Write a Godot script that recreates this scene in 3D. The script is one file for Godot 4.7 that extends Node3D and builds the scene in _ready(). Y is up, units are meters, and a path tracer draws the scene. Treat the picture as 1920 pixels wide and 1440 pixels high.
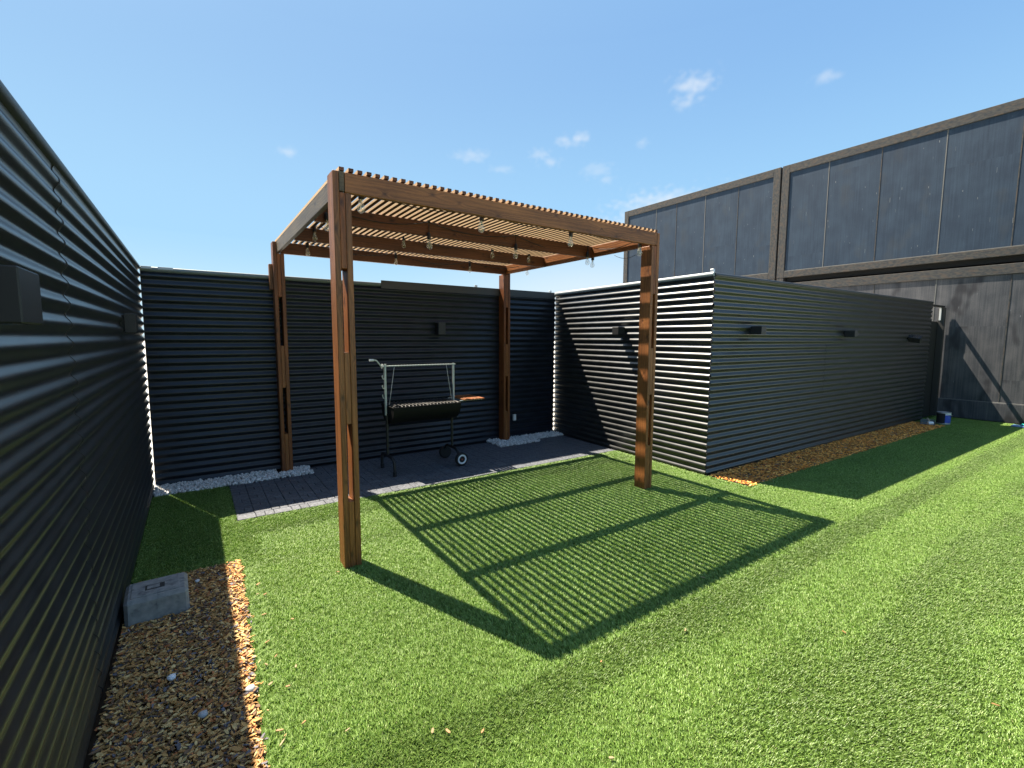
extends Node3D

var rng := RandomNumberGenerator.new()
var used := {}
var M := {}

# ---------------------------------------------------------------- naming
func numbered(called: String, key := "") -> String:
	var k := key + "/" + called
	if not used.has(k):
		used[k] = 0
		return called
	used[k] += 1
	return "%s_%03d" % [called, used[k]]

func put(o: Node3D, called: String, parent: Node3D) -> void:
	o.name = numbered(called, "" if parent == self else str(parent.get_instance_id()))
	parent.add_child(o, true)

func tag(o: Node3D, label: String, category := "", group := "", kind := "") -> void:
	if label != "": o.set_meta("label", label)
	if category != "": o.set_meta("category", category)
	if group != "": o.set_meta("group", group)
	if kind != "": o.set_meta("kind", kind)

func thing(called: String, label: String, category: String, at := Vector3.ZERO, turn := 0.0, group := "") -> Node3D:
	var o := Node3D.new()
	put(o, called, self)
	o.position = at
	o.rotation.y = turn
	tag(o, label, category, group)
	return o

# ---------------------------------------------------------------- mesh builder
class MB:
	var v := PackedVector3Array()
	var n := PackedVector3Array()
	var t := PackedVector2Array()
	var c := PackedColorArray()
	var col := Color(1, 1, 1)
	var xf := Transform3D.IDENTITY
	func tri(a: Vector3, b: Vector3, d: Vector3, na: Vector3, nb: Vector3, nd: Vector3, ua := Vector2.ZERO, ub := Vector2.ZERO, ud := Vector2.ZERO) -> void:
		if (b - a).cross(d - a).dot(na + nb + nd) > 0.0:
			var s := b; b = d; d = s
			s = nb; nb = nd; nd = s
			var q := ub; ub = ud; ud = q
		for p in [a, b, d]: v.append(xf * p)
		for p in [na, nb, nd]: n.append((xf.basis * p).normalized())
		for p in [ua, ub, ud]: t.append(p)
		for k in 3: c.append(col)
	func quad(a: Vector3, b: Vector3, d: Vector3, e: Vector3, nn: Vector3, ua := Vector2.ZERO, ub := Vector2.ZERO, ud := Vector2.ZERO, ue := Vector2.ZERO) -> void:
		tri(a, b, d, nn, nn, nn, ua, ub, ud)
		tri(a, d, e, nn, nn, nn, ua, ud, ue)
	func uvof(p: Vector3, ax: int, L: int, o: Vector2) -> Vector2:
		var b := (ax + 1) % 3
		var d := (ax + 2) % 3
		if ax == L: return Vector2(p[b] * 0.3, p[d]) + o
		var other := b if d == L else d
		return Vector2(p[L], p[other]) + o
	# chamfered box from lo to hi; texture runs along axis L (metres)
	func box(lo: Vector3, hi: Vector3, ch := 0.0, L := 0, o := Vector2.ZERO) -> void:
		var m := (lo + hi) * 0.5
		var h := (hi - lo) * 0.5
		ch = minf(ch, minf(h.x, minf(h.y, h.z)) * 0.8)
		var oo := o - Vector2(lo[L], 0)
		for ax in 3:
			for s in [-1.0, 1.0]:
				var b := (ax + 1) % 3
				var d := (ax + 2) % 3
				var ps: Array[Vector3] = []
				for q in [[-1.0, -1.0], [1.0, -1.0], [1.0, 1.0], [-1.0, 1.0]]:
					var p := m
					p[ax] += s * h[ax]
					p[b] += q[0] * (h[b] - ch)
					p[d] += q[1] * (h[d] - ch)
					ps.append(p)
				var nn := Vector3.ZERO
				nn[ax] = s
				quad(ps[0], ps[1], ps[2], ps[3], nn, uvof(ps[0], ax, L, oo), uvof(ps[1], ax, L, oo), uvof(ps[2], ax, L, oo), uvof(ps[3], ax, L, oo))
		if ch <= 0.0: return
		for ax in 3:
			var b := (ax + 1) % 3
			var d := (ax + 2) % 3
			for s in [-1.0, 1.0]:
				for u in [-1.0, 1.0]:
					var ps: Array[Vector3] = []
					for q in [[-1.0, 0], [1.0, 0], [1.0, 1], [-1.0, 1]]:
						var p := m
						p[ax] += q[0] * (h[ax] - ch)
						p[b] += s * (h[b] - (ch if q[1] == 0 else 0.0))
						p[d] += u * (h[d] - (0.0 if q[1] == 0 else ch))
						ps.append(p)
					var nn := Vector3.ZERO
					nn[b] = s; nn[d] = u
					nn = nn.normalized()
					quad(ps[0], ps[1], ps[2], ps[3], nn, uvof(ps[0], d, L, oo), uvof(ps[1], d, L, oo), uvof(ps[2], d, L, oo), uvof(ps[3], d, L, oo))
		for sx in [-1.0, 1.0]:
			for sy in [-1.0, 1.0]:
				for sz in [-1.0, 1.0]:
					var s := Vector3(sx, sy, sz)
					var a := m + s * (h - Vector3(0, ch, ch))
					var b2 := m + s * (h - Vector3(ch, 0, ch))
					var d2 := m + s * (h - Vector3(ch, ch, 0))
					var nn := s.normalized()
					tri(a, b2, d2, nn, nn, nn, Vector2(a.x, a.y) + oo, Vector2(b2.x, b2.y) + oo, Vector2(d2.x, d2.y) + oo)
	func tube(ps: Array, r: float, sides := 8, caps := true, r1 := -1.0) -> void:
		var rings: Array = []
		var nrm: Array = []
		var up := Vector3.UP
		var d0: Vector3 = (ps[1] - ps[0]).normalized()
		if absf(d0.dot(up)) > 0.9: up = Vector3.RIGHT
		for i in ps.size():
			var a: Vector3 = ps[maxi(i - 1, 0)]
			var b: Vector3 = ps[mini(i + 1, ps.size() - 1)]
			var dd := (b - a).normalized()
			var sx := dd.cross(up).normalized()
			var sy := sx.cross(dd).normalized()
			up = sy
			var rr := r if r1 < 0 else lerpf(r, r1, float(i) / (ps.size() - 1))
			var ring: Array[Vector3] = []
			var ns: Array[Vector3] = []
			for k in sides:
				var q := sx * cos(TAU * k / sides) + sy * sin(TAU * k / sides)
				ns.append(q)
				ring.append(ps[i] + q * rr)
			rings.append(ring); nrm.append(ns)
		for i in ps.size() - 1:
			for k in sides:
				var j := (k + 1) % sides
				tri(rings[i][k], rings[i][j], rings[i + 1][j], nrm[i][k], nrm[i][j], nrm[i + 1][j])
				tri(rings[i][k], rings[i + 1][j], rings[i + 1][k], nrm[i][k], nrm[i + 1][j], nrm[i + 1][k])
		if caps:
			for e in [0, ps.size() - 1]:
				var dd: Vector3 = (ps[0] - ps[1]).normalized() if e == 0 else (ps[e] - ps[e - 1]).normalized()
				for k in sides:
					tri(ps[e], rings[e][k], rings[e][(k + 1) % sides], dd, dd, dd)
	# profile of (radius, height) turned about y
	func lathe(pr: Array, sides := 16) -> void:
		for i in pr.size() - 1:
			var a: Vector2 = pr[i]
			var b: Vector2 = pr[i + 1]
			var na := _pn(pr, i)
			var nb := _pn(pr, i + 1)
			for k in sides:
				var c0 := cos(TAU * k / sides); var s0 := sin(TAU * k / sides)
				var c1 := cos(TAU * (k + 1) / sides); var s1 := sin(TAU * (k + 1) / sides)
				var p := [Vector3(a.x * c0, a.y, a.x * s0), Vector3(a.x * c1, a.y, a.x * s1), Vector3(b.x * c1, b.y, b.x * s1), Vector3(b.x * c0, b.y, b.x * s0)]
				var q := [Vector3(na.x * c0, na.y, na.x * s0), Vector3(na.x * c1, na.y, na.x * s1), Vector3(nb.x * c1, nb.y, nb.x * s1), Vector3(nb.x * c0, nb.y, nb.x * s0)]
				var u0 := float(k) / sides; var u1 := float(k + 1) / sides
				if a.x > 1e-5: tri(p[0], p[1], p[2], q[0], q[1], q[2], Vector2(u0, a.y), Vector2(u1, a.y), Vector2(u1, b.y))
				if b.x > 1e-5: tri(p[0], p[2], p[3], q[0], q[2], q[3], Vector2(u0, a.y), Vector2(u1, b.y), Vector2(u0, b.y))
	func _pn(pr: Array, i: int) -> Vector2:
		var a: Vector2 = pr[maxi(i - 1, 0)]
		var b: Vector2 = pr[mini(i + 1, pr.size() - 1)]
		var d := (b - a).normalized()
		return Vector2(d.y, -d.x)
	func done(colours := false) -> ArrayMesh:
		var arr := []
		arr.resize(Mesh.ARRAY_MAX)
		arr[Mesh.ARRAY_VERTEX] = v
		arr[Mesh.ARRAY_NORMAL] = n
		arr[Mesh.ARRAY_TEX_UV] = t
		if colours: arr[Mesh.ARRAY_COLOR] = c
		var me := ArrayMesh.new()
		me.add_surface_from_arrays(Mesh.PRIMITIVE_TRIANGLES, arr)
		return me

func build(called: String, mb: MB, mat: Material, parent: Node3D, colours := false) -> MeshInstance3D:
	return inst(called, mb.done(colours), mat, parent)

func inst(called: String, me: Mesh, mat: Material, parent: Node3D) -> MeshInstance3D:
	var o := MeshInstance3D.new()
	o.mesh = me
	o.material_override = mat
	put(o, called, parent)
	return o

func struct(called: String, mb: MB, mat: Material) -> MeshInstance3D:
	var o := build(called, mb, mat, self)
	o.set_meta("kind", "structure")
	return o

# ---------------------------------------------------------------- materials
func lin(r: float, g: float, b: float) -> Color:
	return Color(r, g, b).linear_to_srgb()

func mat(c: Color, rough := 0.6, metal := 0.0, spec := 0.5) -> StandardMaterial3D:
	var m := StandardMaterial3D.new()
	m.albedo_color = c
	m.roughness = rough
	m.metallic = metal
	m.metallic_specular = spec
	return m

func noise(s: int, f: float, oct := 3) -> FastNoiseLite:
	var q := FastNoiseLite.new()
	q.seed = s
	q.noise_type = FastNoiseLite.TYPE_SIMPLEX_SMOOTH
	q.frequency = f
	q.fractal_type = FastNoiseLite.FRACTAL_FBM
	q.fractal_octaves = oct
	return q

func picture(w: int, h: int, f: Callable) -> Image:
	var im := Image.create(w, h, true, Image.FORMAT_RGB8)
	for y in h:
		for x in w:
			im.set_pixel(x, y, f.call(x, y))
	return im

func textured(im: Image) -> ImageTexture:
	im.generate_mipmaps()
	return ImageTexture.create_from_image(im)

func wood_set() -> void:
	# 4 m of grain by 0.5 m across, uv in metres
	var n1 := noise(11, 1.0, 4)
	var n2 := noise(12, 1.0, 2)
	var n3 := noise(13, 1.0, 3)
	var r := RandomNumberGenerator.new()
	r.seed = 5
	var knots := []
	for k in 46:
		knots.append([Vector2(r.randf() * 4.0, r.randf() * 0.5), r.randf_range(0.006, 0.015), r.randf_range(0.6, 1.0)])
	var W := 1024
	var H := 256
	var bump := Image.create(W, H, false, Image.FORMAT_RGB8)
	var im := Image.create(W, H, true, Image.FORMAT_RGB8)
	for y in H:
		var pv := 0.5 * y / H
		for x in W:
			var pu := 4.0 * x / W
			var kd := 0.0
			var bend := 0.0
			for k in knots:
				var d := Vector2((pu - k[0].x) * 0.55, pv - k[0].y)
				var l := d.length()
				if l < 0.06:
					var w: float = exp(-l * l / (k[1] * k[1] * 6.0))
					bend += w * 0.02 * signf(d.y)
					kd = maxf(kd, exp(-l * l / (k[1] * k[1])) * k[2])
			var q := pv + bend + 0.006 * n2.get_noise_2d(pu * 1.6, pv * 8.0)
			var ring := 0.5 + 0.5 * sin(q * 300.0 + 6.0 * n1.get_noise_2d(pu * 0.7, q * 14.0))
			var fine := n3.get_noise_2d(pu * 9.0, q * 420.0)
			var big := n2.get_noise_2d(pu * 1.1 + 40.0, pv * 5.0)
			var k2 := 0.5 * ring + 0.5 + 0.5 * fine + 0.6 * big
			var c := Color(0.115, 0.043, 0.013).lerp(Color(0.385, 0.162, 0.048), clampf(k2 * 0.62, 0, 1))
			c = c.lerp(Color(0.055, 0.022, 0.009), clampf(kd * 0.95, 0, 1))
			im.set_pixel(x, y, c.linear_to_srgb())
			var b := clampf(0.5 + 0.2 * fine + 0.12 * ring - 0.3 * kd, 0, 1)
			bump.set_pixel(x, y, Color(b, b, b))
	var nm := bump
	nm.bump_map_to_normal_map(2.0)
	var tex := textured(im)
	var ntx := textured(nm)
	var tints := [Color(1, 0.95, 0.92), Color(0.86, 0.77, 0.72), Color(0.96, 0.84, 0.76), Color(0.74, 0.64, 0.58), Color(0.66, 0.58, 0.55), Color(0.66, 0.82, 1.0)]  # last tint is greyer: sky glare put into the wood colour
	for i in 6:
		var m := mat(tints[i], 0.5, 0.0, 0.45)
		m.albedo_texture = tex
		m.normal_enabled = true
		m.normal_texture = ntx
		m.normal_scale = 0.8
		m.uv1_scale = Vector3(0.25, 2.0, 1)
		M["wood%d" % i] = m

func grime_set() -> void:
	var n1 := noise(21, 1.0, 4)
	var n2 := noise(22, 1.0, 3)
	var n3 := noise(23, 1.0, 2)
	var r := RandomNumberGenerator.new()
	r.seed = 9
	var mk := func(base: Color, dust: Color, dark: Color, amount: float, marks: int, smudge: float) -> ImageTexture:
		var W := 512
		var im := Image.create(W, W, true, Image.FORMAT_RGB8)
		for y in W:
			for x in W:
				var u := float(x) / W
				var w := float(y) / W
				var streak := n1.get_noise_2d(u * 60.0, w * 1.6)
				var cloud := n2.get_noise_2d(u * 5.0, w * 5.0)
				var fine := n3.get_noise_2d(u * 140.0, w * 90.0)
				var k := clampf(0.35 + 0.5 * streak + 0.5 * cloud + 0.2 * fine, 0, 1)
				var c := base.lerp(dust, k * amount)
				var sm := n2.get_noise_2d(u * 4.0 + 31.0, w * 3.0 + 7.0)
				c = c.lerp(dark, clampf((sm - 0.22) * 3.0, 0, 1) * smudge)
				im.set_pixel(x, y, c.linear_to_srgb())
		for k in marks:
			var px := r.randi_range(4, W - 5)
			var py := r.randi_range(4, W - 30)
			var ln := r.randi_range(2, 9) if r.randf() < 0.8 else r.randi_range(12, 26)
			var wd := r.randi_range(1, 2)
			var q := lin(0.2, 0.21, 0.22).lerp(lin(0.08, 0.085, 0.09), r.randf())
			im.fill_rect(Rect2i(px, py, wd, ln), q)
		return textured(im)
	var a: ImageTexture = mk.call(Color(0.009, 0.022, 0.043), Color(0.025, 0.047, 0.076), Color(0.03, 0.035, 0.04), 0.8, 26, 0.3)
	var b: ImageTexture = mk.call(Color(0.04, 0.043, 0.05), Color(0.105, 0.102, 0.106), Color(0.014, 0.014, 0.018), 0.95, 18, 0.85)
	var m := mat(Color(1, 1, 1), 0.62, 0.0, 0.4)
	m.albedo_texture = a
	m.uv1_scale = Vector3(0.5, 0.36, 1)
	M.panel_blue = m
	m = mat(Color(1, 1, 1), 0.6, 0.0, 0.4)
	m.albedo_texture = b
	m.uv1_scale = Vector3(0.5, 0.36, 1)
	M.panel_grey = m
	# rusty painted rail
	var im := Image.create(512, 128, true, Image.FORMAT_RGB8)
	for y in 128:
		for x in 512:
			var k := n1.get_noise_2d(x * 0.045, y * 0.09)
			var f := n3.get_noise_2d(x * 0.4, y * 0.4)
			var c := Color(0.034, 0.038, 0.043).lerp(Color(0.068, 0.064, 0.058), clampf(0.5 + 1.1 * k + 0.35 * f, 0, 1))
			c = c.lerp(Color(0.088, 0.066, 0.052), clampf((n2.get_noise_2d(x * 0.02, y * 0.05) - 0.1) * 2.0, 0, 0.5))
			im.set_pixel(x, y, c.linear_to_srgb())
	m = mat(Color(1, 1, 1), 0.8, 0.0, 0.3)
	m.albedo_texture = textured(im)
	m.uv1_scale = Vector3(0.5, 2.0, 1)
	M.rail = m
	# dark fence paint, very slightly uneven
	im = Image.create(512, 512, true, Image.FORMAT_RGB8)
	var rg := Image.create(512, 512, true, Image.FORMAT_RGB8)
	var paler := Image.create(512, 512, true, Image.FORMAT_RGB8)
	for y in 512:
		for x in 512:
			var k := n2.get_noise_2d(x * 0.012, y * 0.02)
			var f := n3.get_noise_2d(x * 0.5, y * 0.5)
			var g := n1.get_noise_2d(x * 0.02, y * 0.22)
			var d := clampf(0.5 + 0.6 * k + 0.3 * f + 0.3 * g, 0, 1)
			im.set_pixel(x, y, Color(0.011, 0.0125, 0.0135).lerp(Color(0.024, 0.026, 0.028), d).linear_to_srgb())
			paler.set_pixel(x, y, Color(0.013, 0.0132, 0.0135).lerp(Color(0.028, 0.028, 0.028), d).linear_to_srgb())
			var q := clampf(0.47 + 0.03 * k + 0.02 * g + 0.02 * f, 0.2, 1)
			rg.set_pixel(x, y, Color(q, q, q))
	var dr := RandomNumberGenerator.new()
	dr.seed = 77
	for k in 4:        # specks left by birds and the paint brush
		paler.fill_rect(Rect2i(dr.randi_range(0, 500), dr.randi_range(0, 500), dr.randi_range(2, 4), dr.randi_range(2, 6)), lin(0.22, 0.22, 0.21))
		im.fill_rect(Rect2i(dr.randi_range(0, 500), dr.randi_range(0, 500), dr.randi_range(2, 4), dr.randi_range(2, 4)), lin(0.12, 0.13, 0.13))
	var paint := textured(im)
	var paler_tex := textured(paler)
	var gloss := textured(rg)
	for q in [["sheet", Color(1, 1, 1), 0.65, 0.95], ["sheet_sky_shade", lin(0.5, 0.62, 0.95), 0.5, 1.0], ["sheet_lifted", lin(1.0, 0.97, 0.92), 0.7, 1.05]]:  # one paint: dark blue and paler copies hold the light on each wall
		m = mat(q[1], minf(1.0, q[3] * 0.75), 0.0, q[2])
		m.albedo_texture = paint if q[0] != "sheet_lifted" else paler_tex
		m.roughness_texture = gloss
		m.uv1_scale = Vector3(0.7, 0.7, 1)
		M[q[0]] = m
	# concrete
	im = Image.create(256, 256, true, Image.FORMAT_RGB8)
	for y in 256:
		for x in 256:
			var k := n2.get_noise_2d(x * 0.03, y * 0.03)
			var f := n3.get_noise_2d(x * 0.6, y * 0.6)
			var s := clampf((n1.get_noise_2d(x * 0.02 + 60.0, y * 0.02) - 0.1) * 2.0, 0, 1)
			var c := Color(0.2, 0.2, 0.2).lerp(Color(0.34, 0.33, 0.31), clampf(0.5 + 0.6 * k + 0.3 * f, 0, 1)).lerp(Color(0.09, 0.09, 0.095), s * 0.75)
			im.set_pixel(x, y, c.linear_to_srgb())
	m = mat(Color(1, 1, 1), 0.9, 0.0, 0.3)
	m.albedo_texture = textured(im)
	m.uv1_triplanar = true
	m.uv1_scale = Vector3(2.5, 2.5, 2.5)
	M.concrete = m
	# pavers: three tones sharing one fine speckle
	im = Image.create(256, 256, true, Image.FORMAT_RGB8)
	for y in 256:
		for x in 256:
			var f := n3.get_noise_2d(x * 0.8, y * 0.8)
			var k := n2.get_noise_2d(x * 0.05, y * 0.05)
			var q := clampf(0.75 + 0.3 * f + 0.25 * k, 0.3, 1)
			im.set_pixel(x, y, Color(q, q, q))
	var ptx := textured(im)
	for i in 3:
		m = mat(lin(0.15 + 0.02 * i, 0.162 + 0.02 * i, 0.19 + 0.02 * i), 0.55, 0.0, 0.5)
		m.albedo_texture = ptx
		m.uv1_triplanar = true
		m.uv1_world_triplanar = true
		m.uv1_scale = Vector3(3, 3, 3)
		M["paver%d" % i] = m

func materials() -> void:
	wood_set()
	grime_set()
	M.black = mat(lin(0.012, 0.012, 0.014), 0.45)
	M.black_matt = mat(lin(0.014, 0.014, 0.015), 0.8)
	M.lamp = mat(lin(0.014, 0.0145, 0.016), 0.5)
	M.lamp_face = mat(lin(0.02, 0.02, 0.022), 0.15)
	M.flash_dark = mat(lin(0.035, 0.037, 0.04), 0.45)
	M.flash_pale = mat(lin(0.42, 0.43, 0.43), 0.4)
	M.flash_grey = mat(lin(0.14, 0.16, 0.155), 0.45)
	M.galv = mat(lin(0.55, 0.57, 0.58), 0.38, 0.85)
	M.zinc = mat(lin(0.5, 0.54, 0.52), 0.42, 0.5)
	M.steel_dark = mat(lin(0.03, 0.03, 0.03), 0.6, 0.4)
	M.iron = mat(lin(0.16, 0.155, 0.15), 0.45, 0.7)
	M.drum = mat(lin(0.006, 0.006, 0.006), 0.55, 0.0, 0.3)
	M.rubber = mat(lin(0.012, 0.012, 0.013), 0.8)
	M.white_plastic = mat(lin(0.72, 0.73, 0.75), 0.4)
	M.red_plastic = mat(lin(0.25, 0.03, 0.02), 0.5)
	M.cable = mat(lin(0.012, 0.012, 0.012), 0.7)
	M.seam = mat(lin(0.105, 0.105, 0.1), 0.8)
	M.dark_gap = mat(lin(0.008, 0.008, 0.008), 0.9)
	M.gate = mat(lin(0.02, 0.019, 0.017), 0.6)
	M.sunlit_side = mat(lin(0.56, 0.37, 0.19), 0.75)
	M.pale_wood = mat(lin(0.5, 0.4, 0.28), 0.7)
	M.blue_label = mat(lin(0.02, 0.07, 0.42), 0.4)
	M.tin = mat(lin(0.45, 0.45, 0.47), 0.35, 0.6)
	M.teal = mat(lin(0.03, 0.42, 0.36), 0.4)
	M.blue_plastic = mat(lin(0.07, 0.16, 0.33), 0.4)
	M.filament = mat(lin(0.55, 0.45, 0.25), 0.3, 0.6)
	var g := mat(Color(0.93, 0.9, 0.82, 0.16), 0.04, 0.0, 0.6)
	g.transparency = BaseMaterial3D.TRANSPARENCY_ALPHA
	M.bulb_glass = g
	M.ground = mat(lin(0.5, 0.48, 0.44), 0.9, 0, 0.2)
	M.turf_base = mat(lin(0.05, 0.085, 0.016), 0.9, 0, 0.2)
	M.soil = mat(lin(0.05, 0.032, 0.02), 0.95, 0, 0.2)
	M.bedding = mat(lin(0.06, 0.06, 0.062), 0.95, 0, 0.2)
	for k in ["chip", "stone", "blade"]:
		var m := mat(Color(1, 1, 1), 0.75, 0, 0.35)
		m.vertex_color_use_as_albedo = true
		M[k] = m
	M.stone.roughness = 0.6
	M.blade.roughness = 0.5
	M.blade.metallic_specular = 0.5
	M.blade.cull_mode = BaseMaterial3D.CULL_DISABLED
	M.blade.backlight_enabled = true
	M.blade.backlight = Color(0.5, 0.55, 0.3)

# ---------------------------------------------------------------- sky, sun, camera
const SUN := Vector3(0.224, -1.0, 0.574)

func sky_image() -> Image:
	var W := 2048
	var H := 1024
	var im := Image.create(W, H, false, Image.FORMAT_RGBF)
	im.fill(Color(0.3, 0.29, 0.26))
	var toward := -SUN.normalized()
	var zen := Color(0.09, 0.21, 0.50)
	var mid := Color(0.18, 0.37, 0.675)
	var low := Color(0.31, 0.565, 0.81)
	var hor := Color(0.57, 0.76, 0.83)
	var nz := noise(31, 1.0, 5)
	var nz2 := noise(32, 1.0, 3)
	# azimuth, elevation (degrees), width, height, strength
	var puffs := [[54.1, 25.5, 2.2, 1.1, 0.75], [53.2, 24.0, 1.3, 0.6, 0.45], [66.4, 23.9, 1.1, 0.5, 0.5], [9.5, 18.8, 1.0, 0.5, 0.55], [29.3, 20.2, 2.2, 0.6, 0.5], [32.8, 18.9, 1.6, 0.4, 0.35], [37.3, 20.4, 1.2, 0.6, 0.45], [38.5, 19.6, 1.1, 0.5, 0.5], [40.0, 21.7, 0.9, 0.5, 0.5], [42.1, 22.0, 0.9, 0.6, 0.6], [41.0, 21.4, 1.5, 0.4, 0.3], [48.9, 20.9, 0.7, 0.5, 0.35], [44.0, 18.6, 1.8, 0.8, 0.35], [45.0, 17.6, 0.9, 0.5, 0.35], [51.5, 14.6, 5.5, 1.6, 0.85], [46.5, 12.6, 4.5, 1.2, 0.7], [60.0, 15.0, 4.0, 1.4, 0.6], [-34, 21, 2.4, 0.8, 0.5], [96, 22, 3.0, 1.0, 0.6], [128, 30, 2.6, 1.0, 0.55], [170, 20, 4.0, 1.4, 0.7], [-95, 24, 3.2, 1.0, 0.6], [-140, 28, 2.6, 0.9, 0.5]]
	for y in H / 2:
		var el := (0.5 - (y + 0.5) / H) * PI
		var eld := rad_to_deg(el)
		var base: Color
		if eld < 10.0: base = hor.lerp(low, smoothstep(0.0, 11.0, eld))
		elif eld < 30.0: base = low.lerp(mid, smoothstep(8.0, 32.0, eld))
		else: base = mid.lerp(zen, smoothstep(28.0, 90.0, eld))
		for x in W:
			var az := wrapf((x + 0.5) / W * TAU, -PI, PI)
			var d := Vector3(sin(az) * cos(el), sin(el), -cos(az) * cos(el))
			var cs := d.dot(toward)
			var g := pow(maxf(0.0, 0.5 + 0.5 * cs), 5.0)
			var c := base
			c = c.lerp(Color(0.5, 0.68, 0.82), 0.42 * g)
			if cs > 0.8:
				var k := pow((cs - 0.8) / 0.2, 3.0)
				c += Color(1.1, 1.1, 1.05) * k
			if eld < 38.0:
				var azd := rad_to_deg(az)
				var cl := 0.0
				# thin haze low behind the container
				cl += 0.55 * smoothstep(14.0, 4.0, eld) * smoothstep(18.0, 45.0, azd) * smoothstep(85.0, 55.0, azd)
				for p in puffs:
					var dx: float = (azd - p[0]) / p[2]
					var dy: float = (eld - p[1]) / p[3]
					var r2 := dx * dx + dy * dy
					if r2 < 4.0:
						var q := nz.get_noise_2d(azd * 0.9, eld * 1.7)
						var q2 := nz2.get_noise_2d(azd * 0.25, eld * 0.6)
						cl += p[4] * clampf(exp(-r2 * 1.1) * 1.2 - 0.3 + 0.65 * q + 0.2 * q2, 0, 1) * 0.66 * smoothstep(4.0, 2.0, r2)
				c = c.lerp(Color(0.74, 0.77, 0.80), clampf(cl, 0, 0.9))
			im.set_pixel(x, y, c)
	return im

func stage() -> void:
	var cam := Camera3D.new()
	cam.name = "camera"
	add_child(cam)
	cam.position = Vector3(0, 1.5, 0)
	cam.rotation = Vector3(-0.0990, -0.5956, 0.0039)
	cam.fov = 78.59
	cam.near = 0.05
	cam.far = 900.0
	cam.current = true
	var we := WorldEnvironment.new()
	we.name = "world_environment"
	var env := Environment.new()
	env.background_mode = Environment.BG_SKY
	var sky := Sky.new()
	var pm := PanoramaSkyMaterial.new()
	pm.panorama = ImageTexture.create_from_image(sky_image())
	sky.sky_material = pm
	env.sky = sky
	env.background_energy_multiplier = 0.392
	env.tonemap_mode = Environment.TONE_MAPPER_LINEAR
	env.tonemap_exposure = 3.2
	env.sdfgi_enabled = true
	env.ssao_enabled = true
	env.ssil_enabled = true
	we.environment = env
	add_child(we)
	var sun := DirectionalLight3D.new()
	sun.name = "sun"
	sun.light_color = Color(1.0, 0.955, 0.88)
	sun.light_energy = 1.6
	sun.light_angular_distance = 0.45
	sun.shadow_enabled = true
	add_child(sun)
	sun.look_at_from_position(Vector3(0, 20, 0), Vector3(0, 20, 0) + SUN, Vector3.UP)

# ---------------------------------------------------------------- ground
const BACK := -5.745
const TURF_EDGE := -4.335

func flat(called: String, pts: Array, y: float, thick: float, m: Material) -> MeshInstance3D:
	var mb := MB.new()
	var pg := PackedVector2Array(pts)
	var tr := Geometry2D.triangulate_polygon(pg)
	for i in range(0, tr.size(), 3):
		var a := pg[tr[i]]; var b := pg[tr[i + 1]]; var c := pg[tr[i + 2]]
		mb.tri(Vector3(a.x, y, a.y), Vector3(b.x, y, b.y), Vector3(c.x, y, c.y), Vector3.UP, Vector3.UP, Vector3.UP, a, b, c)
	var ctr := Vector2.ZERO
	for p in pg: ctr += p / pg.size()
	for i in pg.size():
		var a := pg[i]; var b := pg[(i + 1) % pg.size()]
		var n2 := (b - a).orthogonal().normalized()
		if n2.dot((a + b) * 0.5 - ctr) < 0: n2 = -n2
		mb.quad(Vector3(a.x, y, a.y), Vector3(b.x, y, b.y), Vector3(b.x, y - thick, b.y), Vector3(a.x, y - thick, a.y), Vector3(n2.x, 0, n2.y))
	return struct(called, mb, m)

func bed_edge(z: float) -> float:      # where the bark bed by the long fence stops and the turf starts
	return 0.19 + (z + 3.51) * -0.031

func on_turf(x: float, z: float) -> bool:
	if x < -0.385 or x > 12.06: return false
	if x < 0.222: 
		if z < -5.43: return false
		if z > -3.53 and x < bed_edge(z): return false
		return true
	if x < 4.61: return z > TURF_EDGE
	if z < -2.94: return false
	if x < 10.8 and z < -2.52 + (x - 4.63) * 0.012: return false
	return true

func blade_tile(seed_: int, size: float, count: int) -> ArrayMesh:
	var r := RandomNumberGenerator.new()
	r.seed = seed_
	var mb := MB.new()
	var cols := [Color(0.096, 0.176, 0.022), Color(0.143, 0.252, 0.036), Color(0.195, 0.313, 0.059), Color(0.262, 0.385, 0.097), Color(0.34, 0.44, 0.15), Color(0.27, 0.29, 0.11)]
	var wts := [0.14, 0.44, 0.76, 0.93, 0.98, 1.0]
	for i in count:
		var p := Vector3(r.randf_range(-0.5, 0.5) * size, -0.011, r.randf_range(-0.5, 0.5) * size)
		var q := r.randf()
		var ci := 0
		while q > wts[ci]: ci += 1
		mb.col = cols[ci] * r.randf_range(0.85, 1.15)
		var h := r.randf_range(0.008, 0.0145)
		if ci == 5: h *= 0.6
		var a := r.randf() * TAU
		var side := Vector3(cos(a), 0, sin(a))
		var lean := Vector3(cos(a + 1.57), 0, sin(a + 1.57)) * r.randf_range(0.2, 1.1)
		var w := r.randf_range(0.0011, 0.0018)
		var p1 := p + Vector3.UP * h * 0.55 + lean * h * 0.35
		var p2 := p + Vector3.UP * h + lean * h * 1.05
		var n0 := side.cross(p1 - p).normalized()
		var n1 := side.cross(p2 - p1).normalized()
		if n0.y < 0: n0 = -n0
		if n1.y < 0: n1 = -n1
		mb.tri(p - side * w, p + side * w, p1 + side * w * 0.9, n0, n0, n0)
		mb.tri(p - side * w, p1 + side * w * 0.9, p1 - side * w * 0.9, n0, n0, n0)
		mb.tri(p1 - side * w * 0.9, p1 + side * w * 0.9, p2, n1, n1, n1)
	return mb.done(true)

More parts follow.
